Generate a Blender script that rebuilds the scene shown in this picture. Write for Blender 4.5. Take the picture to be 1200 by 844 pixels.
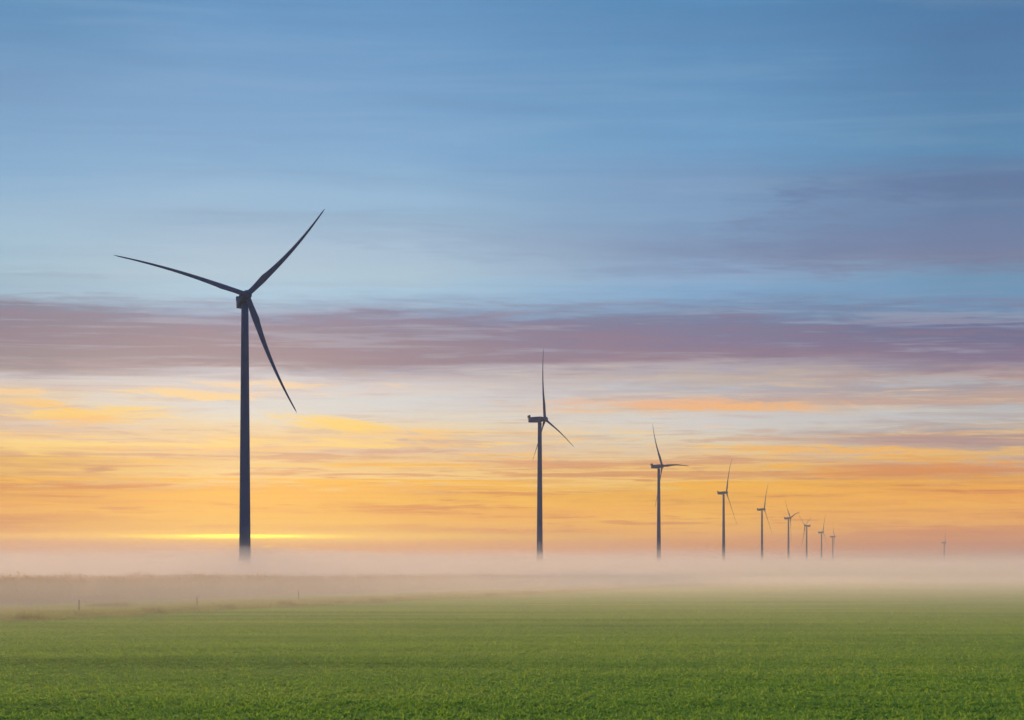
import bpy, bmesh, math, random
import numpy as np
from mathutils import Matrix, Vector

for o in list(bpy.data.objects):
    bpy.data.objects.remove(o)
S = bpy.context.scene
C = S.collection
R = math.radians
rng = np.random.default_rng(7)
random.seed(7)

# ------------------------------------------------------------------ camera
EYE = 3.4                      # metres above the field
F = 1200.0                     # focal length in pixels of the 1200 px wide photograph
HORIZON = 672.8                # row of the horizon in the photograph
cam = bpy.data.cameras.new('camera')
cam.sensor_width = 36.0
cam.lens = 36.0
cam.shift_y = (HORIZON - 422.0) / 1200.0
cam.clip_start = 0.1
cam.clip_end = 20000.0
cam_o = bpy.data.objects.new('camera', cam)
C.objects.link(cam_o)
cam_o.location = (0, 0, EYE)
cam_o.rotation_euler = (R(90), 0, 0)
S.camera = cam_o


def at(px, depth):
    """world x of a photo column at a given depth"""
    return (px - 600.0) / F * depth


def ground_depth(py):
    """depth at which the ground shows at photo row py"""
    return EYE * F / (py - HORIZON)


# ------------------------------------------------------------------ colour, render
S.view_settings.view_transform = 'Standard'
S.view_settings.look = 'None'
S.view_settings.exposure = 0.0
S.view_settings.gamma = 1.0
S.view_settings.use_curve_mapping = False
S.render.engine = 'CYCLES'
S.cycles.use_denoising = True
S.cycles.max_bounces = 9
S.cycles.volume_bounces = 7
S.cycles.diffuse_bounces = 3
S.cycles.use_adaptive_sampling = True
S.cycles.adaptive_threshold = 0.03
S.cycles.transparent_max_bounces = 16
S.cycles.sample_clamp_indirect = 6.0


def lin(c, a=1.0):
    o = []
    for v in c:
        v /= 255.0
        o.append(v / 12.92 if v <= 0.04045 else ((v + 0.055) / 1.055) ** 2.4)
    return (o[0], o[1], o[2], a)


# ------------------------------------------------------------------ sky
SUN_AZ = -16.0                 # degrees right of the view axis
SUN_EL = 10.5
world = bpy.data.worlds.new('World')
S.world = world
world.use_nodes = True
WT = world.node_tree
WT.nodes.clear()


class Nodes:
    """small helper that writes node arithmetic"""

    def __init__(self, tree):
        self.t = tree

    def put(self, sock, v):
        if hasattr(v, 'is_output'):
            self.t.links.new(v, sock)
        else:
            sock.default_value = v

    def m(self, op, a, b=None, c=None, clamp=False):
        n = self.t.nodes.new('ShaderNodeMath')
        n.operation = op
        n.use_clamp = clamp
        self.put(n.inputs[0], a)
        if b is not None:
            self.put(n.inputs[1], b)
        if c is not None:
            self.put(n.inputs[2], c)
        return n.outputs[0]

    def mix(self, f, a, b, blend='MIX'):
        n = self.t.nodes.new('ShaderNodeMix')
        n.data_type = 'RGBA'
        n.blend_type = blend
        n.clamp_factor = True
        self.put(n.inputs[0], f)
        self.put(n.inputs[6], a)
        self.put(n.inputs[7], b)
        return n.outputs[2]

    def xyz(self, x, y, z):
        n = self.t.nodes.new('ShaderNodeCombineXYZ')
        for i, v in enumerate((x, y, z)):
            self.put(n.inputs[i], v)
        return n.outputs[0]

    def noise(self, vec, scale=1.0, detail=4.0, rough=0.5, dist=0.0):
        n = self.t.nodes.new('ShaderNodeTexNoise')
        n.inputs['Scale'].default_value = scale
        n.inputs['Detail'].default_value = detail
        n.inputs['Roughness'].default_value = rough
        n.inputs['Distortion'].default_value = dist
        if vec is not None:
            self.t.links.new(vec, n.inputs['Vector'])
        return n.outputs['Fac']

    def smooth(self, v, a, b, lo=0.0, hi=1.0):
        n = self.t.nodes.new('ShaderNodeMapRange')
        n.interpolation_type = 'SMOOTHSTEP'
        self.put(n.inputs[0], v)
        for i, k in enumerate((a, b, lo, hi)):
            n.inputs[i + 1].default_value = k
        return n.outputs[0]

    def lerp(self, v, a, b, lo=0.0, hi=1.0):
        n = self.t.nodes.new('ShaderNodeMapRange')
        self.put(n.inputs[0], v)
        for i, k in enumerate((a, b, lo, hi)):
            n.inputs[i + 1].default_value = k
        return n.outputs[0]

    def ramp(self, f, stops):
        n = self.t.nodes.new('ShaderNodeValToRGB')
        e = n.color_ramp.elements
        n.color_ramp.interpolation = 'LINEAR'
        stops = sorted(stops)
        e[0].position, e[0].color = stops[0]
        e[1].position, e[1].color = stops[-1]
        for p, c in stops[1:-1]:
            k = e.new(p)
            k.color = c
        self.put(n.inputs[0], f)
        return n.outputs[0]


W = Nodes(WT)
tc = WT.nodes.new('ShaderNodeTexCoord')
sep = WT.nodes.new('ShaderNodeSeparateXYZ')
WT.links.new(tc.outputs['Generated'], sep.inputs[0])
dx, dy, dz = sep.outputs
# flat bands of cloud lying across the view: elevation measured over an ellipse
band = W.m('SQRT', W.m('ADD', W.m('MULTIPLY', dy, dy), W.m('MULTIPLY', W.m('MULTIPLY', dx, dx), 0.15)))
el = W.m('DIVIDE', W.m('ARCTAN2', dz, W.m('MAXIMUM', band, 1e-4)), math.pi / 2)      # 0 horizon, 1 zenith
az = W.m('MULTIPLY', W.m('ARCTAN2', dx, dy), 180 / math.pi)                             # degrees, 0 ahead
flat = W.m('SQRT', W.m('ADD', W.m('MULTIPLY', dx, dx), W.m('MULTIPLY', dy, dy)))
hx = W.m('DIVIDE', dx, W.m('MAXIMUM', flat, 1e-3))
hy = W.m('DIVIDE', dy, W.m('MAXIMUM', flat, 1e-3))


def pos(y):
    return math.atan((HORIZON - y) / F) / (math.pi / 2)


ZEN = (1.0, lin((106, 146, 186)))
COLS = {
    'far_left': [(0, (85, 143, 190)), (100, (112, 158, 200)), (200, (127, 174, 213)), (260, (150, 187, 215)), (318, (160, 195, 216)),
        (328, (152, 184, 205)), (350, (155, 190, 213)), (363, (114, 126, 156)), (380, (123, 117, 142)), (398, (132, 117, 137)),
        (412, (140, 126, 141)), (432, (140, 127, 138)), (450, (200, 190, 193)), (465, (228, 203, 172)), (485, (222, 190, 165)),
        (508, (220, 192, 168)), (517, (248, 214, 160)), (530, (250, 214, 142)), (542, (222, 177, 118)), (555, (230, 190, 130)),
        (572, (207, 156, 120)), (581, (235, 180, 112)), (592, (229, 165, 105)), (601, (245, 185, 100)), (614, (214, 148, 108)),
        (622, (225, 150, 98)), (629, (255, 178, 66)), (637, (238, 166, 104)), (645, (222, 168, 140)), (665, (212, 176, 156))],
    'left': [(0, (98, 152, 200)), (100, (115, 163, 207)), (180, (126, 173, 213)), (240, (146, 186, 218)), (260, (142, 178, 208)),
        (290, (160, 190, 216)), (325, (167, 197, 217)), (345, (162, 201, 226)), (364, (132, 160, 193)), (373, (123, 125, 159)),
        (388, (131, 120, 145)), (405, (140, 121, 141)), (425, (143, 125, 141)), (438, (191, 185, 194)), (455, (214, 205, 205)),
        (475, (211, 211, 211)), (492, (226, 216, 200)), (505, (240, 212, 165)), (520, (218, 190, 172)), (540, (236, 201, 155)),
        (560, (246, 215, 165)), (575, (240, 194, 143)), (590, (251, 200, 118)), (604, (240, 175, 108)), (612, (255, 190, 80)),
        (620, (235, 158, 92)), (629, (255, 202, 70)), (637, (242, 172, 106)), (648, (226, 182, 158)), (665, (217, 182, 160))],
    'right': [(0, (82, 140, 188)), (100, (98, 150, 195)), (180, (111, 162, 205)), (210, (118, 156, 196)), (260, (126, 162, 200)),
        (300, (126, 151, 186)), (325, (141, 175, 210)), (345, (126, 170, 210)), (364, (116, 141, 176)), (380, (116, 121, 156)),
        (408, (131, 116, 146)), (420, (141, 121, 141)), (433, (176, 166, 176)), (441, (198, 180, 168)), (455, (181, 181, 191)),
        (468, (186, 168, 172)), (478, (234, 195, 156)), (490, (214, 214, 214)), (515, (222, 210, 190)), (535, (235, 205, 165)),
        (549, (240, 196, 141)), (561, (243, 206, 150)), (580, (236, 185, 120)), (600, (255, 190, 90)), (616, (255, 188, 78)),
        (630, (241, 168, 93)), (640, (222, 168, 136)), (655, (206, 176, 162)), (665, (200, 174, 160))],
    'far_right': [(0, (68, 118, 165)), (100, (80, 130, 175)), (180, (88, 140, 182)), (220, (92, 121, 161)), (270, (100, 130, 170)),
        (310, (118, 129, 161)), (335, (106, 150, 185)), (355, (105, 150, 190)), (374, (100, 130, 166)), (383, (98, 110, 150)),
        (400, (110, 105, 140)), (420, (126, 110, 140)), (435, (141, 130, 150)), (448, (184, 155, 150)), (458, (161, 160, 170)),
        (470, (205, 166, 146)), (480, (186, 180, 180)), (500, (181, 178, 178)), (515, (166, 141, 141)), (530, (196, 180, 166)),
        (555, (216, 176, 141)), (580, (246, 175, 100)), (600, (236, 165, 95)), (620, (226, 155, 104)), (640, (202, 150, 128)),
        (655, (181, 155, 143)), (665, (180, 158, 146))],
}
# broad drift and fine streaks of the cloud bands, all stretched along the horizon
def streaks(kx, ke, detail, rough, dist=0.3, seed=0.0):
    return W.noise(W.xyz(W.m('ADD', W.m('MULTIPLY', hx, kx), seed), W.m('MULTIPLY', hy, kx), W.m('MULTIPLY', el, ke)), 1.0, detail, rough, dist)


n_broad = streaks(3.2, 22.0, 4.0, 0.55)
n_fine = streaks(5.0, 130.0, 9.0, 0.66, 0.5)
slant = W.m('ADD', el, W.m('MULTIPLY', W.m('ADD', hx, W.m('MULTIPLY', n_broad, 0.5)), 0.030))
n_puff = W.noise(W.xyz(W.m('MULTIPLY', hx, 15.0), W.m('MULTIPLY', hy, 15.0), W.m('MULTIPLY', slant, 190.0)), 1.0, 9.0, 0.60, 0.9)
n_wisp = W.m('ADD', streaks(4.5, 200.0, 9.0, 0.62, 0.4, 7.7), W.m('MULTIPLY', W.m('SUBTRACT', n_puff, 0.5), 0.30))
n_hair = W.m('ADD', streaks(9.0, 420.0, 7.0, 0.62, 0.5, 3.1), W.m('MULTIPLY', W.m('SUBTRACT', n_puff, 0.5), 0.35))
n_veil = streaks(2.4, 70.0, 8.0, 0.62, 0.5, 1.3)
amp = W.smooth(el, 0.015, 0.075, 0.10, 1.0)
warp = W.m('ADD', W.m('ADD', W.m('MULTIPLY', W.m('SUBTRACT', n_puff, 0.5), 0.010), W.m('MULTIPLY', W.m('SUBTRACT', n_broad, 0.5), 0.011)), W.m('MULTIPLY', W.m('SUBTRACT', n_fine, 0.5), 0.026))
q = W.m('ADD', el, W.m('MULTIPLY', warp, amp))
q = W.m('MAXIMUM', q, 0.0)
cols = [W.ramp(q, [(pos(y), lin(c)) for y, c in COLS[k]] + [ZEN]) for k in ('far_left', 'left', 'right', 'far_right')]
azw = W.m('ADD', az, W.m('MULTIPLY', W.m('SUBTRACT', n_broad, 0.5), 9.0))
sky = W.mix(W.lerp(azw, -25.0, -16.5), cols[0], cols[1])
sky = W.mix(W.lerp(azw, -6.0, 10.0), sky, cols[2])
sky = W.mix(W.lerp(azw, 11.0, 24.0), sky, cols[3])
# torn layers inside the mauve bank
bank = W.m('MULTIPLY', W.smooth(el, 0.112, 0.126), W.smooth(el, 0.172, 0.158))
sky = W.mix(W.m('MULTIPLY', W.m('MULTIPLY', W.smooth(n_wisp, 0.50, 0.66), bank), 0.42), sky, lin((170, 172, 192)))
sky = W.mix(W.m('MULTIPLY', W.m('MULTIPLY', W.smooth(n_wisp, 0.50, 0.36), bank), 0.34), sky, lin((146, 116, 136)))
# gaps of pale clear sky and cream clouds under it
mid = W.m('MULTIPLY', W.smooth(el, 0.078, 0.092), W.smooth(el, 0.128, 0.116))
sky = W.mix(W.m('MULTIPLY', W.m('MULTIPLY', W.smooth(n_fine, 0.50, 0.40), mid), 0.6), sky, W.mix(0.45, sky, lin((206, 216, 222))))
sky = W.mix(W.m('MULTIPLY', W.m('MULTIPLY', W.smooth(n_fine, 0.55, 0.66), mid), 0.6), sky, lin((250, 212, 160)))
# gold and salmon streaks near the horizon
low = W.m('MULTIPLY', W.smooth(el, 0.020, 0.032), W.smooth(el, 0.096, 0.082))
sky = W.mix(W.m('MULTIPLY', W.m('MULTIPLY', W.smooth(n_wisp, 0.51, 0.60), low), 0.62), sky, W.mix(W.smooth(el, 0.04, 0.09), lin((253, 180, 74)), lin((255, 210, 140))))
sky = W.mix(W.m('MULTIPLY', W.m('MULTIPLY', W.smooth(n_wisp, 0.48, 0.38), low), 0.62), sky, W.mix(W.smooth(el, 0.04, 0.09), lin((206, 128, 92)), lin((206, 168, 150))))
hair = W.m('MULTIPLY', W.smooth(el, 0.016, 0.03), W.smooth(el, 0.125, 0.108))
sky = W.mix(W.m('MULTIPLY', W.m('MULTIPLY', W.smooth(n_hair, 0.51, 0.66), hair), 0.5), sky, W.mix(0.45, sky, lin((255, 228, 170))))
sky = W.mix(W.m('MULTIPLY', W.m('MULTIPLY', W.smooth(n_hair, 0.49, 0.34), hair), 0.5), sky, W.mix(0.5, sky, lin((186, 138, 124))))
# thin veils high up
high = W.smooth(el, 0.15, 0.18)
sky = W.mix(W.m('MULTIPLY', W.m('MULTIPLY', W.smooth(n_veil, 0.48, 0.68), high), 0.10), sky, lin((168, 196, 220)))
sky = W.mix(W.m('MULTIPLY', W.m('MULTIPLY', W.smooth(n_veil, 0.52, 0.32), high), 0.12), sky, lin((96, 122, 164)))


def patch(sky, px, py, wx, wy, color, strength, tilt=0.0, lo=0.40, hi=0.56, gain=1.0):
    """a single drifting cloud: soft ellipse in azimuth / elevation, torn by the streak noise"""
    a0 = math.degrees(math.atan((px - 600) / F))
    e0 = pos(py)
    sx = math.degrees(wx / F) * 0.9
    sy = wy / F / (math.pi / 2)
    u = W.m('DIVIDE', W.m('SUBTRACT', az, a0), sx)
    e = W.m('ADD', el, W.m('MULTIPLY', W.m('SUBTRACT', n_fine, 0.5), 0.014 if gain == 1.0 else 0.002))
    v = W.m('SUBTRACT', W.m('DIVIDE', W.m('SUBTRACT', e, e0), sy), W.m('MULTIPLY', u, tilt))
    r = W.m('ADD', W.m('MULTIPLY', u, u), W.m('MULTIPLY', v, v))
    g = W.m('POWER', 2.718, W.m('MULTIPLY', r, -1.0))
    if gain == 1.0:
        rag = W.m('ADD', W.m('MULTIPLY', W.m('SUBTRACT', n_fine, 0.5), 1.6), W.m('MULTIPLY', W.m('SUBTRACT', n_puff, 0.5), 3.2))
        k = W.m('MULTIPLY', W.smooth(W.m('ADD', g, rag), 0.15, 1.15), W.smooth(g, 0.02, 0.3))
    else:
        k = W.smooth(g, 0.12, 0.75)
    c = lin(color)
    return W.mix(W.m('MULTIPLY', k, strength), sky, (c[0] * gain, c[1] * gain, c[2] * gain, 1.0))


for args in (
        (260, 476, 240, 13, (216, 216, 214), 0.6, 0.0),
        (560, 470, 230, 13, (212, 214, 216), 0.5, 0.0),
        (960, 490, 240, 12, (206, 208, 212), 0.5, 0.0),
        (115, 488, 105, 10, (255, 214, 128), 1.0, 0.20), (55, 478, 55, 7, (255, 204, 122), 1.0, -0.9),
        (90, 497, 60, 8, (250, 196, 132), 0.8, 0.5), (15, 463, 40, 4, (252, 208, 150), 0.8, 0.0),
        (235, 464, 90, 6, (255, 214, 146), 0.9, -0.5), (330, 453, 130, 4, (250, 214, 168), 0.8, 0.0),
        (405, 498, 75, 9, (255, 216, 132), 1.0, -0.7), (480, 511, 90, 8, (255, 208, 140), 0.9, -0.5),
        (300, 519, 330, 4, (255, 220, 150), 0.8, 0.0),
        (850, 476, 150, 7, (252, 190, 132), 0.9, 0.0), (720, 472, 120, 5, (246, 190, 150), 0.7, 0.0),
        (1000, 528, 130, 7, (252, 196, 130), 0.8, -0.5), (1110, 514, 150, 6, (176, 146, 146), 0.75, -0.4),
        (1060, 550, 140, 14, (228, 160, 112), 0.65, 0.4), (640, 545, 150, 6, (222, 164, 130), 0.6, 0.1),
        (1080, 290, 260, 34, (112, 126, 164), 0.5, -0.1), (620, 285, 190, 18, (142, 168, 200), 0.45, 0.0),
        (1130, 222, 220, 14, (92, 120, 162), 0.5, 0.1), (50, 328, 80, 4, (140, 170, 197), 0.5, 0.0),
        (112, 552, 26, 7, (198, 150, 118), 1.0, 0.9)):
    sky = patch(sky, *args)
# the gleam of the sun low in the cloud gap
sky = patch(sky, 288, 618, 260, 22, (255, 206, 104), 0.45, 0.0, 0.1, 0.2, 1.05)
sky = patch(sky, 230, 629, 330, 4.0, (255, 182, 50), 1.0, 0.0, 0.1, 0.2, 1.15)
sky = patch(sky, 288, 628, 240, 8.0, (255, 200, 80), 0.55, 0.0, 0.1, 0.2, 1.2)
sky = patch(sky, 280, 629, 135, 3.0, (255, 222, 90), 1.0, 0.06, 0.1, 0.2, 1.6)
sky = patch(sky, 285, 628.5, 70, 2.0, (255, 240, 140), 1.0, -0.05, 0.1, 0.2, 2.2)
sky = patch(sky, 312, 641, 7, 1.1, (255, 214, 130), 0.8, 0.5, 0.1, 0.2, 1.4)
# away from the dawn the sky is a plainer, slightly dimmer blue over a rosy rim
back = W.ramp(q, [(0.0, lin((206, 166, 146))), (0.06, lin((204, 162, 152))), (0.14, lin((160, 150, 168))), (0.3, lin((104, 138, 178))),
                  (1.0, ZEN[1])])
turn = W.m('ABSOLUTE', W.m('SUBTRACT', az, SUN_AZ))
turn = W.m('MINIMUM', turn, W.m('SUBTRACT', 360.0, turn))
sky = W.mix(W.smooth(turn, 50.0, 140.0), sky, back)
# clear air behind the clouds
nish = WT.nodes.new('ShaderNodeTexSky')
nish.sky_type = 'NISHITA'
nish.sun_disc = False
nish.sun_elevation = R(SUN_EL)
nish.sun_rotation = R(SUN_AZ)
nish.air_density = 1.0
nish.dust_density = 1.5
bg_c = WT.nodes.new('ShaderNodeBackground')
hs = WT.nodes.new('ShaderNodeHueSaturation')
WT.links.new(W.smooth(el, 0.12, 0.02, 1.02, 1.46), hs.inputs['Saturation'])
WT.links.new(W.smooth(el, 0.11, 0.03, 1.0, 1.12), hs.inputs['Value'])
WT.links.new(sky, hs.inputs['Color'])
WT.links.new(hs.outputs[0], bg_c.inputs[0])
bg_c.inputs[1].default_value = 1.0
bg_n = WT.nodes.new('ShaderNodeBackground')
WT.links.new(nish.outputs[0], bg_n.inputs[0])
bg_n.inputs[1].default_value = 0.05
mixw = WT.nodes.new('ShaderNodeMixShader')
mixw.inputs[0].default_value = 0.93        # cloud cover over the clear air
WT.links.new(bg_n.outputs[0], mixw.inputs[1])
WT.links.new(bg_c.outputs[0], mixw.inputs[2])
wout = WT.nodes.new('ShaderNodeOutputWorld')
WT.links.new(mixw.outputs[0], wout.inputs['Surface'])
world.cycles.sampling_method = 'MANUAL'
world.cycles.sample_map_resolution = 1024

# ------------------------------------------------------------------ sun
sun = bpy.data.lights.new('sun', 'SUN')
sun.energy = 4.3
sun.angle = R(10)
sun.color = (1.0, 0.62, 0.34)
sun_o = bpy.data.objects.new('sun', sun)
C.objects.link(sun_o)
se, sa = R(SUN_EL), R(SUN_AZ)
to_sun = Vector((math.sin(sa) * math.cos(se), math.cos(sa) * math.cos(se), math.sin(se)))
sun_o.rotation_euler = to_sun.to_track_quat('Z', 'Y').to_euler()
sun_o.location = (-60, 200, 160)


# ------------------------------------------------------------------ helpers
def tag(o, label=None, cat=None, group=None, kind=None):
    for k, v in (('label', label), ('category', cat), ('group', group), ('kind', kind)):
        if v:
            o[k] = v
    return o


def link(name, me, mat=None, parent=None):
    o = bpy.data.objects.new(name, me)
    C.objects.link(o)
    if mat:
        me.materials.clear()
        me.materials.append(mat)
    if parent:
        o.parent = parent
    return o


def mesh(name, v, f, smooth=False):
    me = bpy.data.meshes.new(name)
    me.from_pydata([tuple(map(float, p)) for p in v], [], [tuple(map(int, p)) for p in f])
    me.update()
    if smooth:
        me.polygons.foreach_set('use_smooth', [True] * len(me.polygons))
    return me


def material(name, base=(0.5, 0.5, 0.5, 1), rough=0.6):
    m = bpy.data.materials.new(name)
    m.use_nodes = True
    b = m.node_tree.nodes['Principled BSDF']
    b.inputs['Base Color'].default_value = base
    b.inputs['Roughness'].default_value = rough
    return m, m.node_tree, b


def leafy(name, stops, scale_x, scale_y, translucent=0.45, rough=0.8):
    """leaf material: tone drifts over the land in world space, leaves pass some light"""
    m, t, b = material(name, rough=rough)
    n = Nodes(t)
    g = t.nodes.new('ShaderNodeNewGeometry')
    mp = t.nodes.new('ShaderNodeMapping')
    mp.inputs['Scale'].default_value = (scale_x, scale_y, 0.0)
    t.links.new(g.outputs['Position'], mp.inputs['Vector'])
    f1 = n.noise(mp.outputs[0], 1.0, 5.0, 0.6)
    f2 = n.noise(g.outputs['Position'], 5.0, 2.0, 0.6)
    f = n.m('ADD', n.m('MULTIPLY', f1, 0.62), n.m('MULTIPLY', f2, 0.38))
    col = n.ramp(f, stops)
    t.links.new(col, b.inputs['Base Color'])
    b.inputs['Specular IOR Level'].default_value = 0.12
    tr = t.nodes.new('ShaderNodeBsdfTranslucent')
    t.links.new(n.mix(1.0, col, (1.25, 1.15, 0.6, 1), 'MULTIPLY'), tr.inputs['Color'])
    mx = t.nodes.new('ShaderNodeMixShader')
    mx.inputs[0].default_value = translucent
    t.links.new(b.outputs[0], mx.inputs[1])
    t.links.new(tr.outputs[0], mx.inputs[2])
    t.links.new(mx.outputs[0], t.nodes['Material Output'].inputs['Surface'])
    return m


# ------------------------------------------------------------------ land
# the field edge, track, fence and reeds run parallel to the row of turbines
TD = Vector((485.0 / F, 1.0)).normalized()          # direction along them
TN = Vector((-TD.y, TD.x))                          # away from the field


def lane(off, s):
    """point at a distance off from the camera's own line, s metres along it"""
    return TN * off + TD * s


def soil_material():
    m, t, b = material('field_soil', rough=0.9)
    n = Nodes(t)
    g = t.nodes.new('ShaderNodeNewGeometry')
    f = n.noise(g.outputs['Position'], 0.9, 8.0, 0.65)
    t.links.new(n.ramp(f, [(0.3, (0.03, 0.075, 0.010, 1)), (0.7, (0.07, 0.15, 0.018, 1))]), b.inputs['Base Color'])
    bp = t.nodes.new('ShaderNodeBump')
    bp.inputs['Strength'].default_value = 0.5
    bp.inputs['Distance'].default_value = 0.08
    t.links.new(n.noise(g.outputs['Position'], 9.0, 6.0, 0.7), bp.inputs['Height'])
    t.links.new(bp.outputs[0], b.inputs['Normal'])
    return m


G = 4200.0
gv = [(-G, -G, 0), (G, -G, 0), (G, G, 0), (-G, G, 0)]
ground = link('ground', mesh('ground', gv, [(0, 1, 2, 3)]), soil_material())
tag(ground, kind='structure')


def lane_strip(name, o0, o1, s0, s1, z, mat, wob=0.8, n=140):
    v, f = [], []
    for i in range(n + 1):
        s = s0 + (s1 - s0) * i / n
        a = lane(o0 + wob * math.sin(s * 0.11) + 0.5 * wob * math.sin(s * 0.31 + 1), s)
        b = lane(o1 + wob * math.sin(s * 0.083 + 2) + 0.5 * wob * math.sin(s * 0.27), s)
        v += [(a.x, a.y, z), (b.x, b.y, z)]
        if i:
            k = 2 * i
            f.append((k - 2, k, k + 1, k - 1))
    o = link(name, mesh(name, v, f), mat)
    return tag(o, kind='structure')


def plain_ground(name, c0, c1, scale):
    m, t, b = material(name, rough=0.95)
    n = Nodes(t)
    g = t.nodes.new('ShaderNodeNewGeometry')
    f = n.noise(g.outputs['Position'], scale, 7.0, 0.65)
    t.links.new(n.ramp(f, [(0.35, c0), (0.65, c1)]), b.inputs['Base Color'])
    return m


lane_strip('verge', 61, 131, -120, 900, 0.004, plain_ground('verge_soil', (0.15, 0.14, 0.05, 1), (0.24, 0.21, 0.08, 1), 0.5))
lane_strip('path', 83, 89, -120, 900, 0.008, plain_ground('path_earth', (0.34, 0.28, 0.18, 1), (0.45, 0.38, 0.25, 1), 0.7), 0.5)


# ---- instancing of uncountable plants (one object per kind, kind = stuff)
def scatter(name, pts, scl, protos, label, cat):
    me = bpy.data.meshes.new(name)
    me.from_pydata([tuple(p) for p in pts], [], [])
    a = me.attributes.new('sc', 'FLOAT_VECTOR', 'POINT')
    a.data.foreach_set('vector', np.asarray(scl, dtype=np.float32).ravel())
    r = me.attributes.new('rz', 'FLOAT_VECTOR', 'POINT')
    rot = np.zeros((len(pts), 3), dtype=np.float32)
    rot[:, 2] = rng.uniform(0, 2 * math.pi, len(pts))
    r.data.foreach_set('vector', rot.ravel())
    o = link(name, me)
    pc = bpy.data.collections.new(name + '_leaves')
    for i, (pm, mat) in enumerate(protos):
        po = bpy.data.objects.new(name + '_leaf', pm)
        pm.materials.append(mat)
        pc.objects.link(po)
    ng = bpy.data.node_groups.new(name, 'GeometryNodeTree')
    ng.interface.new_socket('Geometry', in_out='INPUT', socket_type='NodeSocketGeometry')
    ng.interface.new_socket('Geometry', in_out='OUTPUT', socket_type='NodeSocketGeometry')
    N = ng.nodes
    gi, go = N.new('NodeGroupInput'), N.new('NodeGroupOutput')
    ci = N.new('GeometryNodeCollectionInfo')
    ci.inputs['Collection'].default_value = pc
    ci.inputs['Separate Children'].default_value = True
    ci.inputs['Reset Children'].default_value = True
    ip = N.new('GeometryNodeInstanceOnPoints')
    ip.inputs['Pick Instance'].default_value = True
    for nm, key in (('sc', 'Scale'), ('rz', 'Rotation')):
        na = N.new('GeometryNodeInputNamedAttribute')
        na.data_type = 'FLOAT_VECTOR'
        na.inputs['Name'].default_value = nm
        ng.links.new(na.outputs[0], ip.inputs[key])
    ng.links.new(gi.outputs[0], ip.inputs['Points'])
    ng.links.new(ci.outputs[0], ip.inputs['Instance'])
    ng.links.new(ip.outputs[0], go.inputs[0])
    md = o.modifiers.new('scatter', 'NODES')
    md.node_group = ng
    return tag(o, label, cat, kind='stuff')


def blades(roots, length, width, lean, curve, seg=2):
    """numpy batch of curved leaves: roots (n,3); returns vertices and quads"""
    n = len(roots)
    a = rng.uniform(0, 2 * math.pi, n)
    d = np.stack([np.cos(a), np.sin(a)], 1)
    side = np.stack([-d[:, 1], d[:, 0]], 1)
    V, Q = [], []
    for k in range(seg + 1):
        t = k / seg
        ang = lean + curve * t
        out = length * t * np.sin(ang)
        up = length * t * np.cos(ang)
        w = width * (1.0 if k == 0 else (1.15 if k < seg else 0.25)) * 0.5
        c = np.stack([roots[:, 0] + d[:, 0] * out, roots[:, 1] + d[:, 1] * out, roots[:, 2] + up], 1)
        s3 = np.concatenate([side * w[:, None], np.zeros((n, 1))], 1)
        V += [c - s3, c + s3]
    V = np.stack(V, 1).reshape(-1, 3)
    m = 2 * (seg + 1)
    base = np.arange(n) * m
    for k in range(seg):
        Q.append(np.stack([base + 2 * k, base + 2 * k + 1, base + 2 * k + 3, base + 2 * k + 2], 1))
    return V, np.concatenate(Q)


def np_mesh(name, V, Q):
    me = bpy.data.meshes.new(name)
    me.vertices.add(len(V))
    me.vertices.foreach_set('co', np.asarray(V, np.float32).ravel())
    me.loops.add(Q.size)
    me.loops.foreach_set('vertex_index', Q.astype(np.int32).ravel())
    me.polygons.add(len(Q))
    me.polygons.foreach_set('loop_start', np.arange(len(Q), dtype=np.int32) * 4)
    me.update(calc_edges=True)
    me.validate()
    return me


def waves(x, y, seeds, lx, ly):
    """cheap smooth field noise, about -1..1"""
    r = np.random.default_rng(seeds)
    out = np.zeros_like(x)
    for i in range(9):
        k = 1.0 + i * 0.7
        out += np.sin(x / lx * k + y / ly * k * r.uniform(-1.2, 1.2) + r.uniform(0, 6.3) + 2.0 * np.sin(y / ly * 0.6 * k + r.uniform(0, 6.3))) / (1 + 0.35 * i)
    return out / 3.0


crop_mat = leafy('crop_leaf', [(0.34, (0.20, 0.37, 0.06, 1)), (0.47, (0.32, 0.53, 0.10, 1)), (0.58, (0.42, 0.60, 0.12, 1)),
                               (0.68, (0.48, 0.62, 0.15, 1))], 0.018, 0.22)


def crop_patch(size, per_m2, i):
    n_pl = int(size * size * per_m2)
    c = rng.uniform(-size / 2, size / 2, (n_pl, 2))
    lv = 6
    ps = rng.uniform(0.6, 1.35, n_pl)
    roots = np.repeat(c, lv, 0) + rng.normal(0, 0.012, (n_pl * lv, 2))
    roots = np.concatenate([roots, np.zeros((len(roots), 1))], 1)
    sc = np.repeat(ps, lv)
    n = len(roots)
    V, Q = blades(roots, sc * rng.uniform(0.065, 0.15, n), sc * rng.uniform(0.015, 0.034, n), rng.uniform(0.25, 1.0, n), rng.uniform(0.25, 0.9, n))
    return np_mesh('crop_leaf_%d' % i, V, Q)


FIELD_END = 430.0


def field_points(step, d0, d1):
    P = []
    ys = np.arange(d0, d1, step)
    for y in ys:
        half = 0.53 * y + 4
        xs = np.arange(-half, half, step)
        P.append(np.stack([xs, np.full_like(xs, y)], 1))
    P = np.concatenate(P)
    P += rng.uniform(-0.12, 0.12, P.shape) * step
    off = P[:, 0] * TN.x + P[:, 1] * TN.y
    edge = 60 + 0.8 * np.sin(P[:, 1] * 0.2) + rng.normal(0, 1.6, len(P))
    return P[off < edge]


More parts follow.
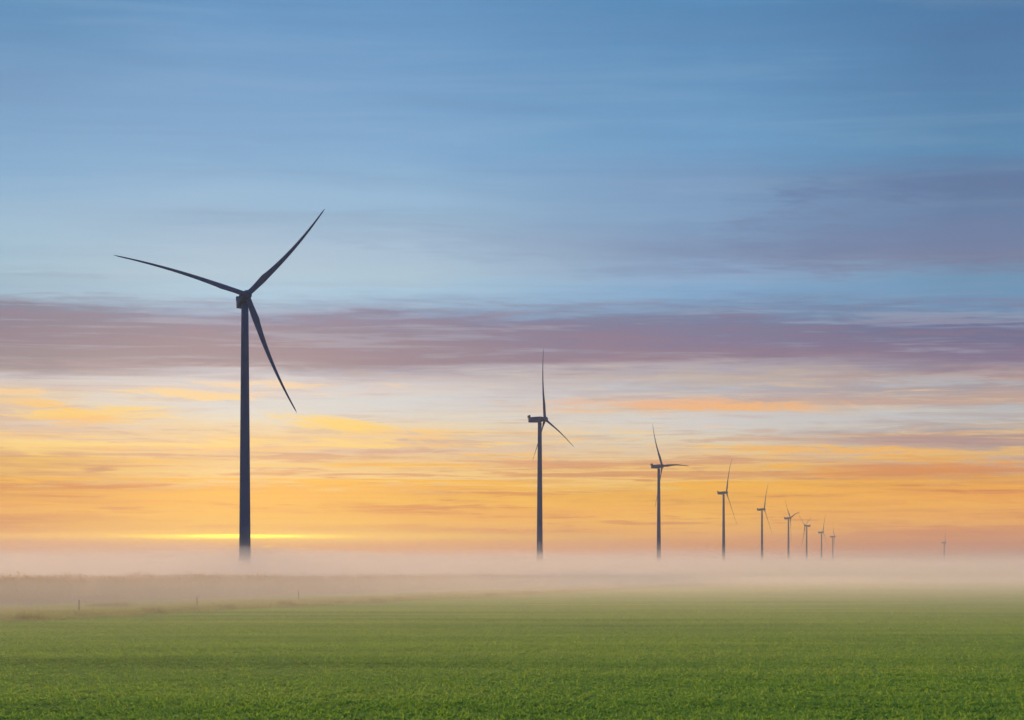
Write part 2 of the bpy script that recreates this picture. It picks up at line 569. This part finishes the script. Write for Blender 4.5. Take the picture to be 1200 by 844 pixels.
near = field_points(1.5, 20, 62)
far = field_points(3.4, 62, FIELD_END)
for nm, P, size, dens, lab in (('crop', near, 1.9, 145, 'low leafy green crop covering the near part of the field'),
                              ('crop_beyond', far, 4.2, 90, 'low green crop fading into mist over the far part of the field')):
    w = waves(P[:, 0], P[:, 1], 3, 26.0, 7.0)
    sc = np.clip(1.0 + 0.22 * w + rng.normal(0, 0.08, len(P)), 0.55, 1.6)
    scl = np.stack([np.ones_like(sc), np.ones_like(sc), sc], 1)
    pts = np.concatenate([P, np.full((len(P), 1), 0.0)], 1)
    protos = [(crop_patch(size, dens, i), crop_mat) for i in range(5)]
    scatter(nm, pts, scl, protos, lab, 'crop')


# rough meadow grass on the verge
verge_mat = leafy('dry_grass', [(0.32, (0.27, 0.34, 0.07, 1)), (0.5, (0.38, 0.44, 0.12, 1)), (0.7, (0.50, 0.52, 0.19, 1))], 0.06, 0.12)
weed_mat = leafy('weed_leaf', [(0.3, (0.26, 0.27, 0.08, 1)), (0.7, (0.38, 0.37, 0.13, 1))], 0.1, 0.1)


def grass_patch(size, per_m2, hmin, hmax, i, name):
    n = int(size * size * per_m2)
    roots = np.concatenate([rng.uniform(-size / 2, size / 2, (n, 2)), np.zeros((n, 1))], 1)
    V, Q = blades(roots, rng.uniform(hmin, hmax, n), rng.uniform(0.012, 0.03, n), rng.uniform(0.0, 0.35, n), rng.uniform(0.1, 0.8, n))
    return np_mesh('%s_%d' % (name, i), V, Q)


def lane_points(o0, o1, s0, s1, step, keep=1.0):
    so = np.arange(o0, o1, step)
    ss = np.arange(s0, s1, step)
    A, B = np.meshgrid(so, ss)
    A = A.ravel() + rng.uniform(-0.5, 0.5, A.size) * step
    B = B.ravel() + rng.uniform(-0.5, 0.5, B.size) * step
    P = np.stack([TN.x * A + TD.x * B, TN.y * A + TD.y * B], 1)
    vis = (P[:, 1] > 30) & (np.abs(P[:, 0]) < 0.55 * P[:, 1] + 6) & (rng.uniform(0, 1, len(P)) < keep)
    return P[vis], A[vis], B[vis]


P, A, B = lane_points(60.5, 93, -60, 480, 2.6)
mown = (A > 83) & (A < 89)
sc = np.clip(0.9 + 0.35 * waves(P[:, 0], P[:, 1], 11, 14, 8), 0.45, 1.7)
sc = np.where(mown, 0.18, sc)
scatter('meadow_grass', np.concatenate([P, np.full((len(P), 1), 0.0)], 1), np.stack([np.ones_like(sc), np.ones_like(sc), sc], 1),
        [(grass_patch(3.2, 90, 0.18, 0.45, i, 'meadow_grass'), verge_mat) for i in range(4)],
        'yellowish rough grass between the green field and the reeds', 'grass')

# dark weeds along the fence and the edge of the field
P, A, B = lane_points(60.2, 62.5, -60, 400, 1.1, 0.05)
P2, A2, B2 = lane_points(71.5, 76.5, -60, 400, 1.1, 1.0)
k = waves(B2 * 1.0, A2 * 0.2, 21, 7.0, 3.0) > 0.95
P = np.concatenate([P, P2[k]])
sc = rng.uniform(0.7, 1.3, len(P))
scatter('weeds', np.concatenate([P, np.zeros((len(P), 1))], 1), np.stack([sc, sc, sc], 1),
        [(grass_patch(1.4, 130, 0.25, 0.75, i, 'weeds'), weed_mat) for i in range(4)],
        'dark low weeds in patches along the fence line', 'weeds')

# reed bed
reed_mat = leafy('reed', [(0.3, (0.34, 0.25, 0.11, 1)), (0.5, (0.46, 0.34, 0.16, 1)), (0.7, (0.56, 0.43, 0.22, 1))], 0.08, 0.08, 0.7, 0.7)


def reed_clump(i):
    n = 70
    r = rng.uniform(-1.6, 1.6, (n, 2))
    h = rng.normal(2.45, 0.22, n)
    h[:4] += rng.uniform(0.2, 0.55, 4)
    z = np.zeros((n, 1))
    V1, Q1 = blades(np.concatenate([r, z], 1), h, rng.uniform(0.03, 0.045, n), rng.uniform(0, 0.06, n), rng.uniform(0, 0.12, n))
    rr, hh = np.repeat(r, 7, 0), np.repeat(h, 7)
    nl = len(rr)
    zz = hh * rng.uniform(0.1, 0.8, nl)
    V2, Q2 = blades(np.concatenate([rr, zz[:, None]], 1), rng.uniform(0.35, 0.75, nl), rng.uniform(0.03, 0.05, nl), rng.uniform(0.25, 0.8, nl), rng.uniform(0.2, 1.0, nl))
    rp, hp = np.repeat(r, 3, 0), np.repeat(h, 3)
    npn = len(rp)
    V3, Q3 = blades(np.concatenate([rp, (hp * 0.94)[:, None]], 1), rng.uniform(0.22, 0.4, npn), rng.uniform(0.05, 0.10, npn), rng.uniform(0.0, 0.35, npn), rng.uniform(0.2, 0.9, npn))
    V = np.concatenate([V1, V2, V3])
    Q = np.concatenate([Q1, Q2 + len(V1), Q3 + len(V1) + len(V2)])
    return np_mesh('reed_clump_%d' % i, V, Q)


P, A, B = lane_points(93, 130, -80, 340, 2.2)
sc = np.clip(1.0 + 0.10 * waves(P[:, 0], P[:, 1], 31, 16, 10) + rng.normal(0, 0.05, len(P)), 0.7, 1.3)
sc = sc * np.clip((A - 91.5) / 2.5, 0.55, 1.0)
scatter('reeds', np.concatenate([P, np.zeros((len(P), 1))], 1), np.stack([np.ones_like(sc), np.ones_like(sc), sc], 1),
        [(reed_clump(i), reed_mat) for i in range(6)], 'tall tan reeds in a long bed behind the meadow strip', 'reeds')

# ------------------------------------------------------------------ fence posts
wood, wt, wb = material('weathered_wood', rough=0.85)
wn = Nodes(wt)
wtc = wt.nodes.new('ShaderNodeTexCoord')
wmp = wt.nodes.new('ShaderNodeMapping')
wmp.inputs['Scale'].default_value = (30, 30, 3)
wt.links.new(wtc.outputs['Object'], wmp.inputs[0])
wt.links.new(wn.ramp(wn.noise(wmp.outputs[0], 1.0, 5.0, 0.6), [(0.3, (0.035, 0.028, 0.02, 1)), (0.7, (0.10, 0.08, 0.055, 1))]), wb.inputs['Base Color'])


def post(px, base_row, h, r, lean, label):
    d = ground_depth(base_row)
    n, v, f = 10, [], []
    rings = [(-0.25, 1.08), (0.02, 1.08), (h * 0.5, 1.0), (h - 0.03, 0.96), (h, 0.78)]
    for z, k in rings:
        for i in range(n):
            a = 2 * math.pi * i / n
            kk = k * (1 + 0.06 * math.sin(3 * a + px))
            v.append((r * kk * math.cos(a) + lean * z, r * kk * math.sin(a), z))
    for j in range(len(rings) - 1):
        for i in range(n):
            a, b = j * n + i, j * n + (i + 1) % n
            f.append((a, b, b + n, a + n))
    f.append(tuple(range((len(rings) - 1) * n, len(rings) * n)))
    f.append(tuple(reversed(range(n))))
    o = link('fence_post', mesh('fence_post', v, f, True), wood)
    o.location = (at(px, d), d, 0)
    tag(o, label, 'post', 'fence posts along the meadow strip')


post(92.5, 717.7, 1.1, 0.055, 0.02, 'leftmost and nearest of the three thin dark fence posts in the meadow grass')
post(231, 711.7, 1.1, 0.045, -0.01, 'middle of the three thin dark fence posts in front of the reeds')
post(349.8, 705.0, 1.25, 0.06, 0.015, 'rightmost of the three thin dark fence posts, below and right of the largest turbine')

# ------------------------------------------------------------------ wind turbines
backlit_paint, pt, pb = material('turbine_backlit_paint', rough=0.8)
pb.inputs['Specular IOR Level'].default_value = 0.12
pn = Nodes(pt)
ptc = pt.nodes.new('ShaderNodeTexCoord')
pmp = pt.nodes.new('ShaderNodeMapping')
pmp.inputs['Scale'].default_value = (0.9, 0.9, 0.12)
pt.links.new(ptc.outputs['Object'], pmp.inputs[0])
pt.links.new(pn.ramp(pn.noise(pmp.outputs[0], 1.0, 6.0, 0.6), [(0.3, (0.045, 0.088, 0.19, 1)), (0.7, (0.065, 0.115, 0.23, 1))]), pb.inputs['Base Color'])  # light grey turbines; backlit shade and sky blue are put into this dark colour
dark, dt, db = material('turbine_vent', (0.05, 0.055, 0.06, 1), 0.6)

HUB = 101.4
BLADE = 44.8
TILT = R(5)


def tower_mesh():
    n, v, f = 40, [], []
    top = HUB - 2.1
    rings = [(-0.5, 2.05)] + [(top * j / 8, 2.05 - (2.05 - 1.22) * (j / 8) ** 1.1) for j in range(9)]
    for z, r in rings:
        v += [(r * math.cos(2 * math.pi * i / n), r * math.sin(2 * math.pi * i / n), z) for i in range(n)]
    for j in range(len(rings) - 1):
        for i in range(n):
            a, b = j * n + i, j * n + (i + 1) % n
            f.append((a, b, b + n, a + n))
    f.append(tuple(range((len(rings) - 1) * n, len(rings) * n)))
    return mesh('tower', v, f, True)


def loft(name, sections, n_side):
    """sections: list of closed loops of points"""
    v, f = [], []
    for s in sections:
        v += s
    for j in range(len(sections) - 1):
        for i in range(n_side):
            a, b = j * n_side + i, j * n_side + (i + 1) % n_side
            f.append((a, b, b + n_side, a + n_side))
    f.append(tuple(reversed(range(n_side))))
    f.append(tuple(range((len(sections) - 1) * n_side, len(sections) * n_side)))
    return mesh(name, v, f, True)


def box_loop(x, w, zb, zt, rad, k=3):
    """rounded rectangle in the y/z plane at x"""
    out = []
    for cy, cz, a0 in ((w - rad, zt - rad, 0), (-w + rad, zt - rad, 90), (-w + rad, zb + rad, 180), (w - rad, zb + rad, 270)):
        for i in range(k + 1):
            a = R(a0 + 90 * i / k)
            out.append((x, cy + rad * math.cos(a), cz + rad * math.sin(a)))
    return out


def nacelle_mesh():
    secs = [box_loop(-7.3, 1.35, -1.35, 1.25, 0.3), box_loop(-7.1, 1.55, -1.55, 1.45, 0.3), box_loop(-3.0, 1.7, -1.8, 1.6, 0.35),
            box_loop(0.8, 1.7, -1.85, 1.6, 0.4), box_loop(1.7, 1.45, -1.5, 1.45, 0.6), box_loop(2.1, 1.25, -1.3, 1.25, 0.8)]
    return loft('nacelle', secs, 16)


def cooler_mesh():
    secs = [box_loop(-7.5, 1.6, 1.3, 2.75, 0.08, 1), box_loop(-6.5, 1.6, 1.3, 2.75, 0.08, 1)]
    return loft('cooler', secs, 8)


def grille_mesh():
    v, f = [], []
    for i in range(6):                          # upright fins set into the radiator's back
        y = -1.25 + 0.5 * i
        k = len(v)
        for x in (-7.56, -7.46):
            v += [(x, y - 0.16, 1.45), (x, y + 0.16, 1.45), (x, y + 0.16, 2.6), (x, y - 0.16, 2.6)]
        f += [(k, k + 3, k + 2, k + 1), (k + 4, k + 5, k + 6, k + 7), (k, k + 1, k + 5, k + 4), (k + 1, k + 2, k + 6, k + 5), (k + 2, k + 3, k + 7, k + 6), (k + 3, k, k + 4, k + 7)]
    return mesh('grille', v, f)


def hub_mesh():
    n, secs = 24, []
    for x, r in ((-1.1, 1.25), (-1.0, 1.55), (0.3, 1.62), (1.0, 1.45), (1.6, 1.0), (1.95, 0.5), (2.05, 0.08)):
        secs.append([(x, r * math.cos(2 * math.pi * i / n), r * math.sin(2 * math.pi * i / n)) for i in range(n)])
    return loft('hub', secs, n)


def blade_mesh():
    """radial +Z, upwind +X, leading edge +Y; round root, twisted aerofoil, swept and pre-bent tip"""
    secs, n = [], 18
    for k in range(27):
        t = k / 26
        r = 0.7 + (BLADE - 0.7) * t
        if t < 0.2:
            u = t / 0.2
            u = u * u * (3 - 2 * u)
            chord = 1.8 + (2.45 - 1.8) * u
            thick = 1.8 + (0.7 - 1.8) * u
        else:
            u = (t - 0.2) / 0.8
            chord = 2.45 + (0.40 - 2.45) * u ** 0.60
            thick = chord * (0.36 + 0.08 * u)
            if t > 0.95:
                chord *= 1 - 0.85 * ((t - 0.95) / 0.05) ** 2
        tw = R(14) * (1 - t) ** 2.0 + R(13)
        sweep = 5.2 * (t - t * t)
        bend = 0.022 * r + 1.9 * t * t
        w = min(1.0, t / 0.2)
        loop = []
        for i in range(n):
            a = 2 * math.pi * i / n
            c = math.cos(a)
            y = 0.5 * chord * c + (-0.18 * chord * w)        # leading edge nearer the pitch axis
            s = math.sin(a)
            taper = 1 - w * (0.62 * max(0.0, -c) ** 1.2)     # thin towards the trailing edge
            x = 0.5 * thick * s * taper
            loop.append((x * math.cos(tw) - y * math.sin(tw) + bend, x * math.sin(tw) + y * math.cos(tw) + sweep, r))
        secs.append(loop)
    return loft('blade', secs, n)


M_tower, M_nac, M_cool, M_gril, M_hub, M_blade = tower_mesh(), nacelle_mesh(), cooler_mesh(), grille_mesh(), hub_mesh(), blade_mesh()


def make_turbine():
    t = bpy.data.objects.new('wind_turbine', None)
    C.objects.link(t)
    link('tower', M_tower, backlit_paint, t)
    n = link('nacelle', M_nac, backlit_paint, t)
    c = link('cooler', M_cool, backlit_paint, n)
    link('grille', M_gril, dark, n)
    link('hub', M_hub, backlit_paint, t)
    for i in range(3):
        link('blade', M_blade, backlit_paint, t)
    return t


def copy_tree(o, parent=None):
    c = o.copy()
    C.objects.link(c)
    c.parent = parent
    for ch in list(o.children):
        copy_tree(ch, c)
    return c


def pose(t, px, hub_row, face, clock, front):
    """px, hub_row: hub in the photo; face: world heading of the rotor axis (degrees from +X);
    clock: angle of one blade from upright, clockwise as the camera sees it; front: camera sees the upwind side"""
    d = (HUB - EYE) * F / (HORIZON - hub_row)
    t.location = (at(px, d), d, 0)
    t.rotation_euler = (0, 0, R(face))
    T = Matrix.Rotation(-TILT, 4, 'Y')
    top = Matrix.Translation((0, 0, HUB))
    b = 0
    for ch in t.children:
        k = ch.name.split('.')[0]
        if k == 'nacelle':
            ch.matrix_local = top @ Matrix.Translation((0, 0, 0.0)) @ T
        elif k == 'hub':
            ch.matrix_local = top @ T @ Matrix.Translation((3.5, 0, 0))
        elif k == 'blade':
            a = (clock if front else -clock) + 120 * b
            ch.matrix_local = top @ T @ Matrix.Translation((3.5, 0, 0)) @ Matrix.Rotation(-R(a), 4, 'X')
            b += 1


def heading(px, theta):
    """rotor axis turned theta degrees from 'straight at the camera', towards the photo's right"""
    return -90 - math.degrees(math.atan((px - 600) / F)) + theta


TURBINES = [
    # tower px, hub row, theta, clock, front, label
    (287, 349.5, 12, 39, True, 'largest and nearest wind turbine, rotor nearly face on, at the left'),
    (632.5, 491.5, 109, 0, False, 'second largest wind turbine, one blade pointing straight up, near the middle'),
    (772, 546.5, 117, -24, False, 'third wind turbine in the row, with one blade level to the right'),
    (848, 577.5, 106, 32, False, 'fourth wind turbine in the row, blades bent open to the right over the orange sky'),
    (893, 597, 106, 32, False, 'fifth wind turbine in the row, between the fourth and the crowded far group'),
    (924, 607.3, 108, -40, False, 'sixth wind turbine in the row, with two upper blades spread like a V'),
    (945.3, 616.3, -111, 56, True, 'seventh wind turbine in the row, its nacelle pointing right unlike its neighbours'),
    (962.7, 623.8, 108, 28, False, 'eighth wind turbine in the row, small and pale, last but one'),
    (976, 629, 98, -28, False, 'ninth and last wind turbine of the row, tiny and faint in the haze'),
    (1106.5, 636, 100, 6, False, 'lone tiny faint wind turbine far off at the right, apart from the row'),
]
first = make_turbine()
for i, (px, row, th, clock, front, label) in enumerate(TURBINES):
    t = first if i == 0 else copy_tree(first)
    pose(t, px, row, heading(px, th), clock, front)
    tag(t, label, 'wind turbine', 'wind turbines standing in the mist')


# ------------------------------------------------------------------ air
def air(name, color, density, aniso):
    m = bpy.data.materials.new(name)
    m.use_nodes = True
    t = m.node_tree
    t.nodes.clear()
    v = t.nodes.new('ShaderNodeVolumePrincipled')
    v.inputs['Color'].default_value = color
    v.inputs['Density'].default_value = density
    v.inputs['Anisotropy'].default_value = aniso
    v.inputs['Density Attribute'].default_value = ''
    v.inputs['Temperature Attribute'].default_value = ''
    o = t.nodes.new('ShaderNodeOutputMaterial')
    t.links.new(v.outputs[0], o.inputs['Volume'])
    return m


def prism(name, plan, z0, z1, mat, label, cat):
    n = len(plan)
    v = [(x, y, z0) for x, y in plan] + [(x, y, z1) for x, y in plan]
    f = [tuple(reversed(range(n))), tuple(range(n, 2 * n))]
    f += [(i, (i + 1) % n, n + (i + 1) % n, n + i) for i in range(n)]
    o = link(name, mesh(name, v, f), mat)
    return tag(o, label, cat, kind='stuff')


E = 4300.0
prism('haze', [(-E, -E), (E, -E), (E, E), (-E, E)], -1.0, 152.0, air('haze_air', (0.98, 0.96, 0.95, 1), 0.00018, 0.0),
      'thin even haze over the whole land', 'haze')
# thin mist lying on the field, thickening with distance, and drifting round the reeds
B1 = E - 20
for k, (front, dens, top) in enumerate(((27.0, 0.0030, 2.9), (60.0, 0.0008, 2.6), (66.0, 0.0010, 4.7), (104.0, 0.0012, 6.2))):
    plan = [(-B1 + 5 * k, front)] + [(x, front + 4 * math.sin(x / 23 + k) + 2 * math.sin(x / 9 + 2 * k)) for x in range(-300, 301, 6)]
    plan += [(B1 - 5 * k, front), (B1 - 5 * k, B1 - 5 * k), (-B1 + 5 * k, B1 - 5 * k)]
    prism('field_mist', plan, -0.6 - 0.02 * k, top, air('field_mist_air', (1.0, 0.96, 0.89, 1), dens, 0.3),
          'thin ground mist lying over the green field', 'mist').__setitem__('group', 'layers of the field mist')
for k, (start, top) in enumerate(((60, 3.2), (64, 3.8), (70, 4.4), (82, 5.4), (94, 6.6))):
    plan = [lane(start + 3 * math.sin(s * 0.05 + k) + 1.5 * math.sin(s * 0.17 + 2 * k), s) for s in range(-400, 700, 10)] + [lane(200 + k, 700), lane(200 + k, -400)]
    prism('reed_mist', [(p.x, p.y) for p in plan], -0.55 - 0.01 * k, top, air('reed_mist_air', (1.0, 0.965, 0.91, 1), 0.0034, 0.22),
          'pale mist drifting round the tan reeds', 'mist').__setitem__('group', 'layers of the reed mist')
# the fog bank behind the field: nested layers, each with its own drifting front and top
FOG = ((6.0, 0.0016), (7.4, 0.0028), (8.8, 0.0034), (10.2, 0.0030), (11.8, 0.0018), (14.0, 0.0010), (17.5, 0.0004))


def fog_layer(k, top, dens):
    """closed drift of fog: sloping front, billowing top, flat foot below the ground"""
    edge = 4250.0 - 7 * k
    xs = [-edge, -2200, -1000, -600] + [-420 + 14 * i for i in range(67)] + [700, 1300, 2400, edge]
    ds = [0, 8, 18, 30, 44, 60] + [80 + 22 * i for i in range(18)] + [620, 900, 1500, 2500]
    V, Fc, nx, ny = [], [], len(xs), len(ds) + 1
    for lay in (0, 1):
        for j in range(ny):
            for x in xs:
                f = 172 + 9 * k + 0.78 * min(max(0.0, x + 60), 330) + 8 * math.sin(x / 46 + k * 1.7) + 4 * math.sin(x / 19 + k * 2.9)
                d = ds[j] if j < len(ds) else None
                y = f + d if d is not None else 4250.0 - 9 * k
                if lay == 0:
                    V.append((x, y, -0.5 - 0.01 * k))
                    continue
                rise = 1.0 if d is None else min(1.0, 0.45 + 0.55 * d / 60.0)
                w = (math.sin(x / 31 + 1.3 * k + 0.8 * math.sin(y / 47 + k)) + 0.7 * math.sin(x / 13.7 - y / 60 + 2.1 * k) + 0.9 * math.sin(y / 38 + x / 90 + k)) / 2.6
                V.append((x, y, top * rise * (1 + 0.17 * w)))
    n = nx * ny
    for j in range(ny - 1):
        for i in range(nx - 1):
            a = j * nx + i
            Fc.append((a, a + nx, a + nx + 1, a + 1))
            Fc.append((n + a, n + a + 1, n + a + nx + 1, n + a + nx))
    rim = [i for i in range(nx)] + [j * nx + nx - 1 for j in range(1, ny)] + [(ny - 1) * nx + i for i in range(nx - 2, -1, -1)] + [j * nx for j in range(ny - 2, 0, -1)]
    for a, b in zip(rim, rim[1:] + rim[:1]):
        Fc.append((a, b, n + b, n + a))
    o = link('fog_bank', mesh('fog_bank', V, Fc), air('fog_air', (1.0, 0.958, 0.895, 1), dens, 0.2))
    tag(o, 'pale ground fog bank hiding the feet of the turbines', 'fog', 'layers of the ground fog', 'stuff')


for k, (top, dens) in enumerate(FOG):
    fog_layer(k, top, dens)
